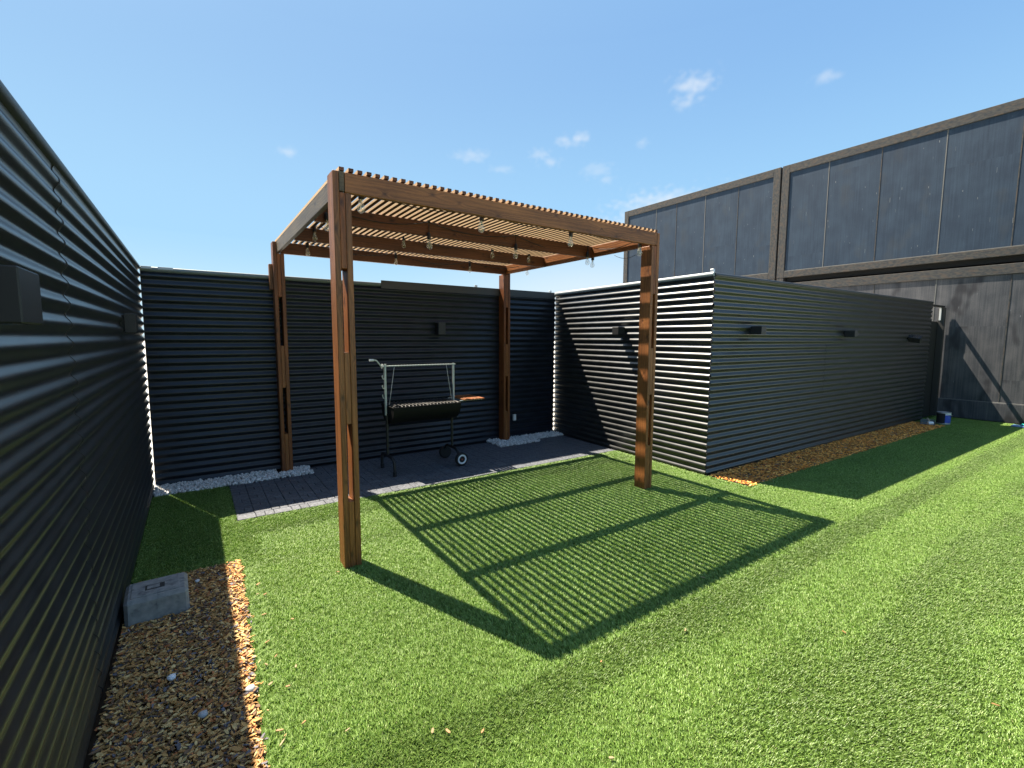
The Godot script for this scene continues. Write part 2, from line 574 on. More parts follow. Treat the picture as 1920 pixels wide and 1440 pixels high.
func multi(called: String, me: Mesh, m: Material, xs: Array, cs: Array, parent: Node3D) -> MultiMeshInstance3D:
	var mm := MultiMesh.new()
	mm.transform_format = MultiMesh.TRANSFORM_3D
	mm.use_colors = true
	mm.mesh = me
	mm.instance_count = xs.size()
	for i in xs.size():
		mm.set_instance_transform(i, xs[i])
		mm.set_instance_color(i, cs[i])
	var o := MultiMeshInstance3D.new()
	o.multimesh = mm
	o.material_override = m
	put(o, called, parent)
	o.set_meta("kind", "stuff")
	return o

func nap(x: float, z: float, n1: FastNoiseLite, n2: FastNoiseLite) -> Array:
	# lean of the pile and a tone that paints in its lit and shaded bands, roll by roll: rolls run along x
	var lean := Vector2(-0.1, -0.4)
	var tone := 1.0
	var streak := n1.get_noise_2d(x * 0.35, z * 9.0)
	var patch := n2.get_noise_2d(x * 0.9, z * 0.9)
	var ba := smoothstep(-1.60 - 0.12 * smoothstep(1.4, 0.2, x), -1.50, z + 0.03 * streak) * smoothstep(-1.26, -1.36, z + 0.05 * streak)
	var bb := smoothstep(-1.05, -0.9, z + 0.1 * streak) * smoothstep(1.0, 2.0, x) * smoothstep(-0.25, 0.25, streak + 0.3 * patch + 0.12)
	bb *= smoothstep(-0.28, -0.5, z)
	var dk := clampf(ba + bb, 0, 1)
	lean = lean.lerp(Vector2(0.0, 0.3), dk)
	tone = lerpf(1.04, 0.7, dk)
	if z < -3.98 or (z < -3.4 and x < 0.3):
		lean = Vector2(0.15, 0.2); tone = 0.95
	if (absf(z + 3.98) < 0.03 and x > 0.2) or absf(z + 3.4) < 0.025: tone *= 0.86
	lean += Vector2(0.16 * patch, 0.15 * streak)
	tone *= 1.0 + 0.10 * patch + 0.07 * streak
	return [lean, tone]

func turf() -> void:
	var n1 := noise(41, 1.0, 2)
	var n2 := noise(42, 1.0, 3)
	var root := thing("artificial_turf", "bright green artificial turf lawn with short upright pile", "turf")
	root.set_meta("kind", "stuff")
	var xs := [[], [], []]
	var cs := [[], [], []]
	var s := 0.1
	var z := -5.4
	while z < 0.35:
		var x := -0.33
		while x < 12.05:
			var px := x + rng.randf_range(-0.007, 0.007)
			var pz := z + rng.randf_range(-0.007, 0.007)
			var ok := on_turf(px - 0.045, pz - 0.045) and on_turf(px + 0.045, pz + 0.045) and on_turf(px + 0.045, pz - 0.045) and on_turf(px - 0.045, pz + 0.045)
			# nothing behind the lens
			if ok and (px > z * 0.55 - 0.2 or true):
				var q := nap(px, pz, n1, n2)
				var l: Vector2 = q[0]
				var b := Basis(Vector3(1, 0, 0), Vector3(l.x, 1, l.y), Vector3(0, 0, 1)) * Basis(Vector3.UP, rng.randf() * TAU)
				var k := rng.randi() % 3
				xs[k].append(Transform3D(b, Vector3(px, rng.randf_range(-0.001, 0.001), pz)))
				var t: float = q[1]
				t *= rng.randf_range(0.95, 1.05)
				cs[k].append(Color(t * (0.92 + 0.08 * t), t * rng.randf_range(0.98, 1.02), t * (0.8 + 0.2 * t)))
			x += s
		z += s
	for k in 3:
		multi("turf_blades", blade_tile(100 + k, 0.118, 560), M.blade, xs[k], cs[k], root)
	# trimmed edges, tuft by tuft
	var ex := []
	var ec := []
	var lines := [[Vector2(-0.36, -5.42), Vector2(-0.36, -3.54)], [Vector2(0.222, -5.43), Vector2(-0.37, -5.43)], [Vector2(0.21, -5.43), Vector2(0.21, -4.335)], [Vector2(0.22, -4.32), Vector2(4.6, -4.32)], [Vector2(-0.37, -3.545), Vector2(0.19, -3.545)], [Vector2(0.2, -3.53), Vector2(0.09, 0.3)], [Vector2(4.6, -4.3), Vector2(4.6, -2.95)], [Vector2(4.62, -2.86), Vector2(4.645, -2.51)], [Vector2(4.65, -2.505), Vector2(10.8, -2.43)], [Vector2(10.81, -2.45), Vector2(10.81, -2.93)], [Vector2(12.04, -2.9), Vector2(12.04, 0.3)]]
	for ln in lines:
		var a: Vector2 = ln[0]
		var b: Vector2 = ln[1]
		var cnt := int((b - a).length() / 0.012)
		for i in cnt:
			for row in 9:
				var p := a.lerp(b, float(i) / cnt) + Vector2(rng.randf_range(-0.085, 0.085), rng.randf_range(-0.085, 0.085))
				if on_turf(p.x - 0.006, p.y) and on_turf(p.x + 0.006, p.y) and on_turf(p.x, p.y - 0.006) and on_turf(p.x, p.y + 0.006):
					var l: Vector2 = nap(p.x, p.y, n1, n2)[0]
					ex.append(Transform3D(Basis(Vector3(1, 0, 0), Vector3(l.x, 1, l.y), Vector3(0, 0, 1)) * Basis(Vector3.UP, rng.randf() * TAU), Vector3(p.x, 0, p.y)))
					ec.append(Color(1, 1, 1))
	multi("turf_edge_tufts", blade_tile(120, 0.024, 24), M.blade, ex, ec, root)

func chip_mesh(seed_: int) -> ArrayMesh:
	var r := RandomNumberGenerator.new()
	r.seed = seed_
	var mb := MB.new()
	var p: Array[Vector3] = []
	var m := 6
	for k in 2:
		for i in m:
			var a := TAU * i / m
			p.append(Vector3(cos(a) * 0.5 * r.randf_range(0.75, 1.1), (k - 0.5) + r.randf_range(-0.3, 0.3), sin(a) * 0.5 * r.randf_range(0.7, 1.15)))
	for i in range(1, m - 1):
		mb.tri(p[m], p[m + i], p[m + i + 1], Vector3.UP, Vector3.UP, Vector3.UP)
	for i in m:
		var j := (i + 1) % m
		var nn := Vector3(cos(TAU * (i + 0.5) / m), 0, sin(TAU * (i + 0.5) / m))
		mb.quad(p[i], p[j], p[m + j], p[m + i], nn)
	return mb.done(true)

func chip_colour() -> Color:
	var q := rng.randf()
	var c := Color(0.40, 0.205, 0.055)
	if q < 0.22: c = Color(0.46, 0.29, 0.10)
	elif q < 0.5: c = Color(0.29, 0.14, 0.038)
	elif q < 0.68: c = Color(0.12, 0.065, 0.03)
	elif q < 0.76: c = Color(0.10, 0.085, 0.075)
	elif q < 0.81: c = Color(0.32, 0.105, 0.03)
	return c * rng.randf_range(0.8, 1.2)

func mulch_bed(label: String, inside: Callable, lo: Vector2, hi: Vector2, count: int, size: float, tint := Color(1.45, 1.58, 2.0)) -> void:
	var root := thing("bark_mulch", label, "bark mulch")
	root.set_meta("kind", "stuff")
	for k in 3:
		var xs := []
		var cs := []
		for i in count / 3:
			var p := Vector2(rng.randf_range(lo.x, hi.x), rng.randf_range(lo.y, hi.y))
			if not inside.call(p): continue
			var len_ := size * rng.randf_range(0.45, 1.0) * (1.5 if rng.randf() < 0.1 else 1.0)
			var wid := len_ * rng.randf_range(0.16, 0.45)
			var b := Basis(Vector3.UP, rng.randf() * TAU) * Basis(Vector3.RIGHT, rng.randf_range(-0.4, 0.4)) * Basis(Vector3.BACK, rng.randf_range(-0.35, 0.35))
			b = b * Basis.from_scale(Vector3(len_, rng.randf_range(0.002, 0.005), wid))
			xs.append(Transform3D(b, Vector3(p.x, rng.randf_range(-0.022, 0.008), p.y)))
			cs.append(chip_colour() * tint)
		multi("bark_chips", chip_mesh(200 + k), M.chip, xs, cs, root)

func rock_mesh(seed_: int, rough := 0.22) -> ArrayMesh:
	var r := RandomNumberGenerator.new()
	r.seed = seed_
	var g := (1.0 + sqrt(5.0)) / 2.0
	var vs: Array[Vector3] = []
	for q in [[-1, g, 0], [1, g, 0], [-1, -g, 0], [1, -g, 0], [0, -1, g], [0, 1, g], [0, -1, -g], [0, 1, -g], [g, 0, -1], [g, 0, 1], [-g, 0, -1], [-g, 0, 1]]:
		vs.append(Vector3(q[0], q[1], q[2]).normalized() * 0.5 * r.randf_range(1.0 - rough, 1.0 + rough))
	var fs := [[0, 11, 5], [0, 5, 1], [0, 1, 7], [0, 7, 10], [0, 10, 11], [1, 5, 9], [5, 11, 4], [11, 10, 2], [10, 7, 6], [7, 1, 8], [3, 9, 4], [3, 4, 2], [3, 2, 6], [3, 6, 8], [3, 8, 9], [4, 9, 5], [2, 4, 11], [6, 2, 10], [8, 6, 7], [9, 8, 1]]
	var mb := MB.new()
	for f in fs:
		var a := vs[f[0]]; var b := vs[f[1]]; var c := vs[f[2]]
		var ab := ((a + b) * 0.5).normalized() * 0.47; var bc := ((b + c) * 0.5).normalized() * 0.47; var ca := ((c + a) * 0.5).normalized() * 0.47
		for tq in [[a, ab, ca], [ab, b, bc], [ca, bc, c], [ab, bc, ca]]:
			var fn: Vector3 = (tq[0] + tq[1] + tq[2]).normalized()
			mb.tri(tq[0], tq[1], tq[2], (fn + tq[0].normalized()).normalized(), (fn + tq[1].normalized()).normalized(), (fn + tq[2].normalized()).normalized())
	return mb.done(true)

func pebble_strip(label: String, x0: float, x1: float, z0: float, z1: float, count: int, hole: Callable) -> void:
	var root := thing("white_pebbles", label, "pebbles")
	root.set_meta("kind", "stuff")
	for k in 3:
		var xs := []
		var cs := []
		for i in count / 3:
			var p := Vector2(rng.randf_range(x0, x1), rng.randf_range(z0, z1))
			if hole.call(p): continue
			var s := rng.randf_range(0.018, 0.037)
			var back := (p.y - z0) / (z1 - z0)
			var y := rng.randf_range(-0.012, 0.012) + 0.01 * (1.0 - back)
			var b := Basis.from_euler(Vector3(rng.randf() * TAU, rng.randf() * TAU, rng.randf() * TAU)) * Basis.from_scale(Vector3(s, s * rng.randf_range(0.55, 0.8), s * rng.randf_range(0.7, 1.0)))
			xs.append(Transform3D(b, Vector3(p.x, y, p.y)))
			var t := rng.randf_range(0.5, 0.78)
			cs.append(Color(t, t * 0.99, t * 0.96))
		multi("pebbles", rock_mesh(300 + k), M.stone, xs, cs, root)

func grounds() -> void:
	var g := MB.new()
	g.quad(Vector3(-400, -0.08, -400), Vector3(400, -0.08, -400), Vector3(400, -0.08, 400), Vector3(-400, -0.08, 400), Vector3.UP)
	struct("ground", g, M.ground)
	flat("lawn_base", [Vector2(-0.44, -5.43), Vector2(0.222, -5.43), Vector2(0.222, TURF_EDGE), Vector2(4.66, TURF_EDGE), Vector2(4.66, -3.03), Vector2(12.14, -2.96), Vector2(12.14, 9.0), Vector2(0.06, 9.0), Vector2(0.06, 0.6), Vector2(0.19, -3.53), Vector2(-0.44, -3.53)], -0.011, 0.05, M.turf_base)
	flat("mulch_soil", [Vector2(-0.44, -3.527), Vector2(0.188, -3.526), Vector2(0.058, 0.6), Vector2(0.058, 9.0), Vector2(-0.44, 9.0)], -0.03, 0.04, M.soil)
	flat("mulch_soil", [Vector2(4.62, -2.99), Vector2(10.8, -2.93), Vector2(10.8, -2.44), Vector2(4.65, -2.5)], -0.007, 0.003, M.soil)
	turf()
	mulch_bed("orange brown bark chips in the shaded bed along the long fence around the concrete block", func(p: Vector2) -> bool: return p.x < bed_edge(p.y) + 0.006 * sin(p.y * 40.0) + 0.006 * sin(p.y * 97.0) + (0.02 if rng.randf() < 0.05 else 0.0) and not (p.x > -0.37 and p.x < -0.1 and p.y > -3.27 and p.y < -3.05), Vector2(-0.375, -3.53), Vector2(0.2, 0.2), 38000, 0.034)
	mulch_bed("narrow strip of orange bark chips at the foot of the shaded corrugated wall", func(p: Vector2) -> bool: return p.y < -2.5 + (p.x - 4.63) * 0.012 + 0.006 * sin(p.x * 23.0) and p.x > 4.62 + (p.y + 2.95) * 0.06, Vector2(4.6, -2.96), Vector2(10.78, -2.4), 26000, 0.042, Color(2.45, 2.0, 1.5))
	paving()
	pebble_strip("long strip of white pebbles against the back fence around the post nearest the long fence", -0.38, 1.03, -5.735, -5.43, 2200, func(p: Vector2) -> bool: return p.x > 0.69 and p.x < 0.84 and p.y < -5.6)
	pebble_strip("short strip of white pebbles at the foot of the post behind the barbecue", 3.44, 4.68, -5.735, -5.33, 2200, func(p: Vector2) -> bool: return (p.x > 3.64 and p.x < 3.77 and p.y < -5.6) or (p.x > 4.12 and p.y > -5.46))

func paving() -> void:
	# columns of one full stone, two halves, one full stone, a soldier course along the turf
	var root := Node3D.new()
	put(root, "paving", self)
	root.set_meta("kind", "structure")
	var meshes := {}
	var dims := {"full": Vector3(0.1295, 0.06, 0.0835), "half": Vector3(0.0625, 0.06, 0.0835), "edge_full": Vector3(0.1345, 0.06, 0.107), "edge_half": Vector3(0.066, 0.06, 0.107)}
	for k: String in dims:
		var mb := MB.new()
		var d: Vector3 = dims[k]
		mb.box(Vector3(-d.x / 2, -d.y, -d.z / 2), Vector3(d.x / 2, 0, d.z / 2), 0.003, 0)
		meshes[k] = mb.done()
	var bm := MB.new()
	bm.box(Vector3(0.226, -0.075, -5.74), Vector3(4.74, -0.012, -4.342), 0, 0)
	bm.box(Vector3(-0.42, -0.075, -5.74), Vector3(0.224, -0.02, -5.432), 0, 0)
	build("paving_bed", bm, M.bedding, root)
	var all := []
	var x := 0.228
	var pat := 0
	while x < 4.6:      # soldier course
		var kd := "edge_full" if pat % 3 == 0 else "edge_half"
		var w: float = dims[kd].x
		all.append([Vector3(x + w / 2, 0, -4.3925), kd])
		x += w + 0.004
		pat += 1
	var cx := 0.228
	var col := 0
	while cx < 4.56:
		var z := -4.4495
		var row := (col * 2) % 3
		while z > -5.66:
			var in_pebbles := (cx + 0.066 < 1.03 and z - 0.045 < -5.41) or (cx + 0.066 > 3.44 and cx + 0.066 < 4.15 and z - 0.045 < -5.32)
			if not in_pebbles:
				if row % 3 == 1:
					all.append([Vector3(cx + 0.031, 0, z - 0.042), "half"])
					all.append([Vector3(cx + 0.0985, 0, z - 0.042), "half"])
				else:
					all.append([Vector3(cx + 0.0655, 0, z - 0.042), "full"])
			z -= 0.0865
			row += 1
		cx += 0.1335
		col += 1
	var eye := Vector3(0, 1.5, 0)
	for a in all:
		var d: Vector3 = a[0] - eye
		var hide := 1.0
		var p: Vector3 = a[0]
		if p.z < -5.4 and p.x > 1.0: hide = 1.5
		a.append(d.length() * hide)
	all.sort_custom(func(a, b): return a[2] < b[2])
	var rest := []
	var few := []
	for i in all.size():
		var a = all[i]
		var pos: Vector3 = a[0] + Vector3(0, rng.randf_range(-0.0025, 0.001), 0)
		var turn := rng.randf_range(-0.008, 0.008)
		if i < 298:
			var o := inst("paver", meshes[a[1]], M["paver%d" % (rng.randi() % 3)], root)
			o.position = pos
			o.rotation.y = turn
		else:
			few.append([pos, turn, a[1]])
	var mb := MB.new()
	for f in few:
		var d: Vector3 = dims[f[2]]
		mb.xf = Transform3D(Basis(Vector3.UP, f[1]), f[0])
		mb.box(Vector3(-d.x / 2, -d.y, -d.z / 2), Vector3(d.x / 2, 0, d.z / 2), 0.003, 0)
	if few.size() > 0:
		var o := build("far_pavers", mb, M.paver1, root)
		o.set_meta("kind", "stuff")

# ---------------------------------------------------------------- corrugated fences
const PITCH := 0.0762
const AMP := 0.0095

func corrugated(length: float, y0: float, y1: float, off: float, u0: float, sag: float) -> MB:
	var mb := MB.new()
	var per := 12
	var cnt := int(round((y1 - y0) / PITCH * per))
	var th := 0.0016
	var cols := maxi(1, int(length / 0.6))
	var ph := 1.7
	for i in cnt:
		var ya := lerpf(y0, y1, float(i) / cnt)
		var yb := lerpf(y0, y1, float(i + 1) / cnt)
		var za := AMP * sin(TAU * ya / PITCH)
		var zb := AMP * sin(TAU * yb / PITCH)
		var na := Vector3(0, -AMP * TAU / PITCH * cos(TAU * ya / PITCH), 1).normalized()
		var nb := Vector3(0, -AMP * TAU / PITCH * cos(TAU * yb / PITCH), 1).normalized()
		for k in cols:
			var xa := length * k / cols
			var xb := length * (k + 1) / cols
			# sheets are never dead flat: they sag a little between the screws
			var oa := off + sag * sin(ph + (u0 + xa) * 1.9) * sin(ya * 5.0 + ph)
			var ob := off + sag * sin(ph + (u0 + xb) * 1.9) * sin(ya * 5.0 + ph)
			var oc := off + sag * sin(ph + (u0 + xa) * 1.9) * sin(yb * 5.0 + ph)
			var od := off + sag * sin(ph + (u0 + xb) * 1.9) * sin(yb * 5.0 + ph)
			var a := Vector3(xa, ya, za + oa); var b := Vector3(xb, ya, za + ob)
			var c := Vector3(xb, yb, zb + od); var d := Vector3(xa, yb, zb + oc)
			var ua := Vector2(u0 + xa, ya); var ub := Vector2(u0 + xb, ya); var uc := Vector2(u0 + xb, yb); var ud := Vector2(u0 + xa, yb)
			mb.tri(a, b, c, na, na, nb, ua, ub, uc)
			mb.tri(a, c, d, na, nb, nb, ua, uc, ud)
			var t := Vector3(0, 0, -th)
			mb.tri(a + t, b + t, c + t, -na, -na, -nb, ua, ub, uc)
			mb.tri(a + t, c + t, d + t, -na, -nb, -nb, ua, uc, ud)
			if k == 0: mb.quad(a, d, d + t, a + t, Vector3.LEFT)
			if k == cols - 1: mb.quad(b, c, c + t, b + t, Vector3.RIGHT)
			if i == 0: mb.quad(a, b, b + t, a + t, Vector3.DOWN)
			if i == cnt - 1: mb.quad(d, c, c + t, d + t, Vector3.UP)
	return mb

# a, b: ends of the run on the ground (x, z); the seen side is on the run's local +z
func fence(called: String, label: String, a: Vector2, b: Vector2, heights: Array, seams: Array, cap: Material, posts: Array, paint := "sheet") -> Node3D:
	var d := b - a
	var L := d.length()
	var root := thing(called, label, "fence", Vector3(a.x, 0, a.y), atan2(-d.y, d.x))
	for r in heights.size() - 1:
		var cuts: Array = [0.0]
		cuts.append_array(seams[r])
		cuts.append(L)
		for k in cuts.size() - 1:
			var x0: float = cuts[k]
			var x1: float = cuts[k + 1]
			if k < cuts.size() - 2: x1 += 0.1
			var y0: float = heights[r] - (0.03 if r > 0 else 0.0)
			var o := build("corrugated_sheet", corrugated(x1 - x0, y0, heights[r + 1], 0.0035 * r + 0.0028 * (k % 2), x0, 0.0012), M[paint], root)
			o.position.x = x0
	var H: float = heights[-1]
	var mb := MB.new()
	mb.tube([Vector3(0, H - 0.018, -0.001), Vector3(L, H - 0.018, -0.001)], 0.024, 16)
	build("cap_flashing", mb, cap, root)
	for p in posts:
		mb = MB.new()
		mb.box(Vector3(p[0] - 0.02, -0.06, -0.075), Vector3(p[0] + 0.02, p[1], -0.047), 0.002, 1)
		build("fence_post", mb, M.galv, root)
	for y in [0.35, 1.1, 1.85]:
		mb = MB.new()
		mb.box(Vector3(0.03, y - 0.02, -0.046), Vector3(L - 0.03, y + 0.02, -0.022), 0.002, 0)
		build("fence_rail", mb, M.steel_dark, root)
	return root

func wall_lamp(label: String, at: Vector3, turn: float, size: Vector3, tilt := 0.0) -> void:
	# local +z points away from the wall
	var o := thing("wall_lamp", label, "wall lamp", at, turn, "black box lamps on the corrugated walls")
	var bas := Basis(Vector3.BACK, tilt) * Basis(Vector3.RIGHT, tilt * 0.4)
	var mb := MB.new()
	mb.xf = Transform3D(bas, Vector3.ZERO)
	mb.box(Vector3(-size.x / 2, -size.y / 2, 0.012), Vector3(size.x / 2, size.y / 2, size.z), 0.003, 0)
	build("lamp_body", mb, M.lamp, o)
	mb = MB.new()
	mb.xf = Transform3D(bas, Vector3.ZERO)
	mb.box(Vector3(-size.x * 0.42, -size.y * 0.42, -0.02), Vector3(size.x * 0.42, size.y * 0.42, 0.0125), 0.002, 0)
	build("mounting_plate", mb, M.black_matt, o)
	for s in [-1.0, 1.0]:
		mb = MB.new()
		mb.xf = Transform3D(bas, Vector3.ZERO)
		mb.box(Vector3(-size.x * 0.33, s * size.y / 2 - 0.001, size.z * 0.25), Vector3(size.x * 0.33, s * size.y / 2 + 0.0015, size.z * 0.8), 0.0005, 0)
		build("lamp_lens", mb, M.lamp_face, o)

func fences() -> void:
	fence("long_corrugated_fence", "long dark corrugated steel fence running beside the bark bed towards the back corner", Vector2(-0.40, 2.2), Vector2(-0.40, -5.74), [-0.1, 0.75, 1.46, 2.17], [[4.68], [4.70], [4.66]], M.flash_dark, [[0.1, 2.1], [2.6, 2.1], [5.2, 2.1], [7.8, 2.1]])
	var bf := fence("back_corrugated_fence", "dark corrugated steel fence behind the barbecue and the pergola", Vector2(-0.384, BACK), Vector2(4.688, BACK), [-0.1, 0.75, 1.46, 2.155], [[2.9], [2.32], [3.35]], M.flash_grey, [[0.06, 2.1], [3.70, 2.225], [5.03, 2.225]], "sheet_sky_shade")
	var mb := MB.new()       # flat top sheet on the stretch behind the barbecue
	mb.box(Vector3(2.32, 2.09, 0.028), Vector3(5.045, 2.188, 0.031), 0.0008, 0)
	build("top_sheet", mb, M.flash_dark, bf)
	for q in [[0.0, 0.07], [0.13, 0.24]]:
		mb = MB.new()
		mb.box(Vector3(q[0] + 0.01, 2.138, 0.025), Vector3(q[1] + 0.02, 2.162, 0.031), 0.001, 0)
		build("pale_packer", mb, M.flash_pale, bf)
	fence("short_corrugated_wall", "sunlit corrugated wall with gleaming ridges behind the pergola post", Vector2(4.71, -5.75), Vector2(4.602, -2.985), [-0.1, 0.75, 1.46, 2.195], [[], [], []], M.flash_pale, [[0.1, 2.1], [2.7, 2.24]])
	fence("shaded_corrugated_wall", "dark grey corrugated wall in shade above the strip of bark", Vector2(4.607, -2.985), Vector2(11.3, -2.9), [-0.1, 0.75, 1.46, 2.185], [[], [2.62], []], M.flash_dark, [[0.1, 2.1], [3.3, 2.1], [6.6, 2.1]], "sheet_lifted")
	wall_lamp("black box lamp on the long fence, nearest the viewer", Vector3(-0.388, 1.582, -1.43), PI / 2, Vector3(0.16, 0.115, 0.105))
	wall_lamp("black box lamp on the long fence next to the back corner", Vector3(-0.388, 1.585, -4.15), PI / 2, Vector3(0.14, 0.13, 0.075))
	wall_lamp("tall black box lamp on the back fence above the barbecue", Vector3(2.70, 1.61, BACK + 0.012), 0, Vector3(0.1, 0.155, 0.12))
	wall_lamp("black box lamp on the sunlit wall casting a long shadow down its ridges", Vector3(4.652, 1.59, -4.30), -PI / 2 - 0.03, Vector3(0.11, 0.1, 0.13))
	wall_lamp("black box lamp on the shaded wall nearest its sunlit corner", Vector3(5.36, 1.592, -2.966), -0.013, Vector3(0.1, 0.09, 0.14))
	wall_lamp("middle black box lamp of the three on the shaded wall", Vector3(7.78, 1.57, -2.936), -0.013, Vector3(0.1, 0.09, 0.14))
	wall_lamp("crooked black box lamp at the far end of the shaded wall by the gate", Vector3(10.25, 1.52, -2.904), -0.013, Vector3(0.11, 0.09, 0.17), 0.5)
	var so := thing("power_socket", "small white outdoor power socket low on the back fence beside the post", "socket", Vector3(3.92, 0.31, BACK + 0.012))
	mb = MB.new()
	mb.box(Vector3(-0.025, -0.045, 0), Vector3(0.025, 0.045, 0.03), 0.004, 0)
	build("socket_box", mb, M.white_plastic, so)
	mb = MB.new()
	mb.box(Vector3(-0.02, -0.035, 0.03), Vector3(0.02, 0.02, 0.036), 0.002, 0)
	build("flap", mb, M.white_plastic, so)
	# flat gate between the shaded wall and the container
	var g := thing("side_gate", "flat black gate with an open slot at its top beside the lower container", "gate", Vector3(11.33, 0, -2.93))
	mb = MB.new()
	mb.box(Vector3(-0.25, -0.05, -0.09), Vector3(0.74, 1.84, -0.055), 0.003, 1)
	build("panel", mb, M.gate, g)
	mb = MB.new()
	mb.box(Vector3(-0.02, 2.105, -0.03), Vector3(0.74, 2.14, 0.03), 0.003, 0)
	build("top_rail", mb, M.gate, g)
	mb = MB.new()
	mb.box(Vector3(0.68, -0.05, -0.05), Vector3(0.74, 2.10, 0.05), 0.003, 1)
	build("gate_post", mb, M.gate, g)
	mb = MB.new()
	mb.box(Vector3(0.655, 1.86, -0.03), Vector3(0.679, 2.10, 0.0), 0.002, 1)
	build("sunlit_edge", mb, M.flash_pale, g)  # added pale strip, painted as sun on the edge of the post

# ---------------------------------------------------------------- containers
func container(label: String, z0: float, z1: float, y0: float, y1: float, seams: Array, skin: Material, lower: bool) -> void:
	var X := 12.1
	var D := 2.4
	var root := thing("steel_container", label, "container", Vector3(X, y0, (z0 + z1) / 2), 0, "dark steel containers stacked beside the yard")
	var H := y1 - y0
	var h := (z1 - z0) / 2
	var tr := 0.185
	var br := 0.15 if not lower else 0.34
	var mb: MB
	for s in [-1.0, 1.0]:
		mb = MB.new()
		var c: float = s * (h - 0.085)
		mb.box(Vector3(0, 0, c - 0.085), Vector3(0.12, H, c + 0.085), 0.006, 1, Vector2(rng.randf() * 3, rng.randf()))
		build("corner_post", mb, M.rail, root)
		mb = MB.new()
		mb.box(Vector3(D - 0.12, 0, c - 0.085), Vector3(D, H, c + 0.085), 0.006, 1, Vector2(rng.randf() * 3, rng.randf()))
		build("corner_post", mb, M.rail, root)
		mb = MB.new()
		mb.box(Vector3(0.12, 0.01, s * (h - 0.03) - 0.02), Vector3(D - 0.12, H - 0.01, s * (h - 0.03) + 0.02), 0.003, 1, Vector2(rng.randf() * 3, rng.randf()))
		build("end_wall", mb, skin, root)
		mb = MB.new()
		mb.box(Vector3(0.005, -0.138 if not lower else -0.06, c - 0.08), Vector3(0.17, -0.001, c + 0.08), 0.006, 1)
		build("corner_casting", mb, M.rail, root)
	mb = MB.new()
	mb.box(Vector3(0.0, H - tr, -h + 0.17), Vector3(0.1, H - 0.002, h - 0.17), 0.006, 2, Vector2(rng.randf() * 3, rng.randf()))
	build("top_rail", mb, M.rail, root)
	mb = MB.new()
	mb.box(Vector3(0.0, 0, -h + 0.17), Vector3(0.1, br, h - 0.17), 0.006, 2, Vector2(rng.randf() * 3, rng.randf()))
	build("bottom_rail", mb, M.rail if not lower else skin, root)
	mb = MB.new()
	mb.box(Vector3(0.1, H - 0.06, -h + 0.06), Vector3(D - 0.005, H - 0.008, h - 0.06), 0.002, 2)
	build("roof", mb, skin, root)
	mb = MB.new()
	mb.box(Vector3(0.12, -0.1 if not lower else 0.02, -h + 0.18), Vector3(D - 0.12, 0.05, h - 0.18), 0.002, 2)
	build("floor_infill", mb, M.dark_gap, root)  # near-black infill put in to keep the gap underneath dark
	mb = MB.new()
	mb.box(Vector3(D - 0.1, 0, -h + 0.17), Vector3(D - 0.04, H - 0.01, h - 0.17), 0.002, 2)
	build("back_wall", mb, skin, root)
	var cuts: Array = [z0 + 0.17]
	cuts.append_array(seams)
	cuts.append(z1 - 0.17)
	var mid := (z0 + z1) / 2
	for k in cuts.size() - 1:
		var a: float = cuts[k] - mid
		var b: float = cuts[k + 1] - mid
		mb = MB.new()
		mb.box(Vector3(0.028, br, a + 0.004), Vector3(0.05, H - tr, b - 0.004), 0.002, 2, Vector2(rng.randf() * 2, rng.randf() * 2.5))
		build("steel_panel", mb, skin, root)
		if k > 0:
			mb = MB.new()
			mb.box(Vector3(0.022, br, a - 0.008), Vector3(0.03, H - tr, a + 0.008), 0.001, 1, Vector2(rng.randf() * 3, rng.randf()))
			build("weld_seam", mb, M.rail if k % 2 == 0 else M.seam, root)
	mb = MB.new()       # grime lying on the ledge under the panels
	mb.box(Vector3(0.004, br, -h + 0.18), Vector3(0.022, br + 0.012, h - 0.18), 0.003, 2)
	build("ledge_strip", mb, M.seam, root)

func containers() -> void:
	container("upper dark container farthest off, its end rising behind the pergola post", -11.22, -6.19, 2.985, 5.66, [-9.93, -9.19, -8.24, -7.27], M.panel_blue, false)
	container("upper dark container above the open black gap, with wide panels", -6.15, -0.1, 2.985, 5.66, [-5.13, -4.14, -3.11, -2.1, -1.1], M.panel_blue, false)
	container("lower container hidden behind the sunlit and the shaded walls", -11.22, -6.19, 0.0, 2.845, [-9.93, -9.19, -8.24, -7.27], M.panel_grey, true)
	container("lower grey container with smeared scuffed panels beside the side gate", -6.15, -0.1, 0.0, 2.845, [-5.1, -4.1, -3.08, -2.05, -1.05], M.panel_grey, true)

# ---------------------------------------------------------------- pergola
const PX0 := 0.745
const PX1 := 3.762
const PZ0 := -3.03
const PZ1 := -5.60
const PLY := 0.0365
const TOP := 2.498
const UND := 2.378

func timber(called: String, lo: Vector3, hi: Vector3, L: int, parent: Node3D, tone := -1, ch := 0.003) -> MeshInstance3D:
	var mb := MB.new()
	var len_ := hi[L] - lo[L]
	mb.box(lo, hi, ch, L, Vector2(rng.randf_range(0.0, maxf(0.01, 3.9 - len_)), rng.randf_range(0.05, 0.35)))
	# texture rows are local metres: keep v inside the picture by starting from the board's own corner
	for i in mb.t.size():
		mb.t[i].y = fposmod(mb.t[i].y, 0.5)
	var k := tone if tone >= 0 else rng.randi() % 3
	return build(called, mb, M["wood%d" % k], parent)

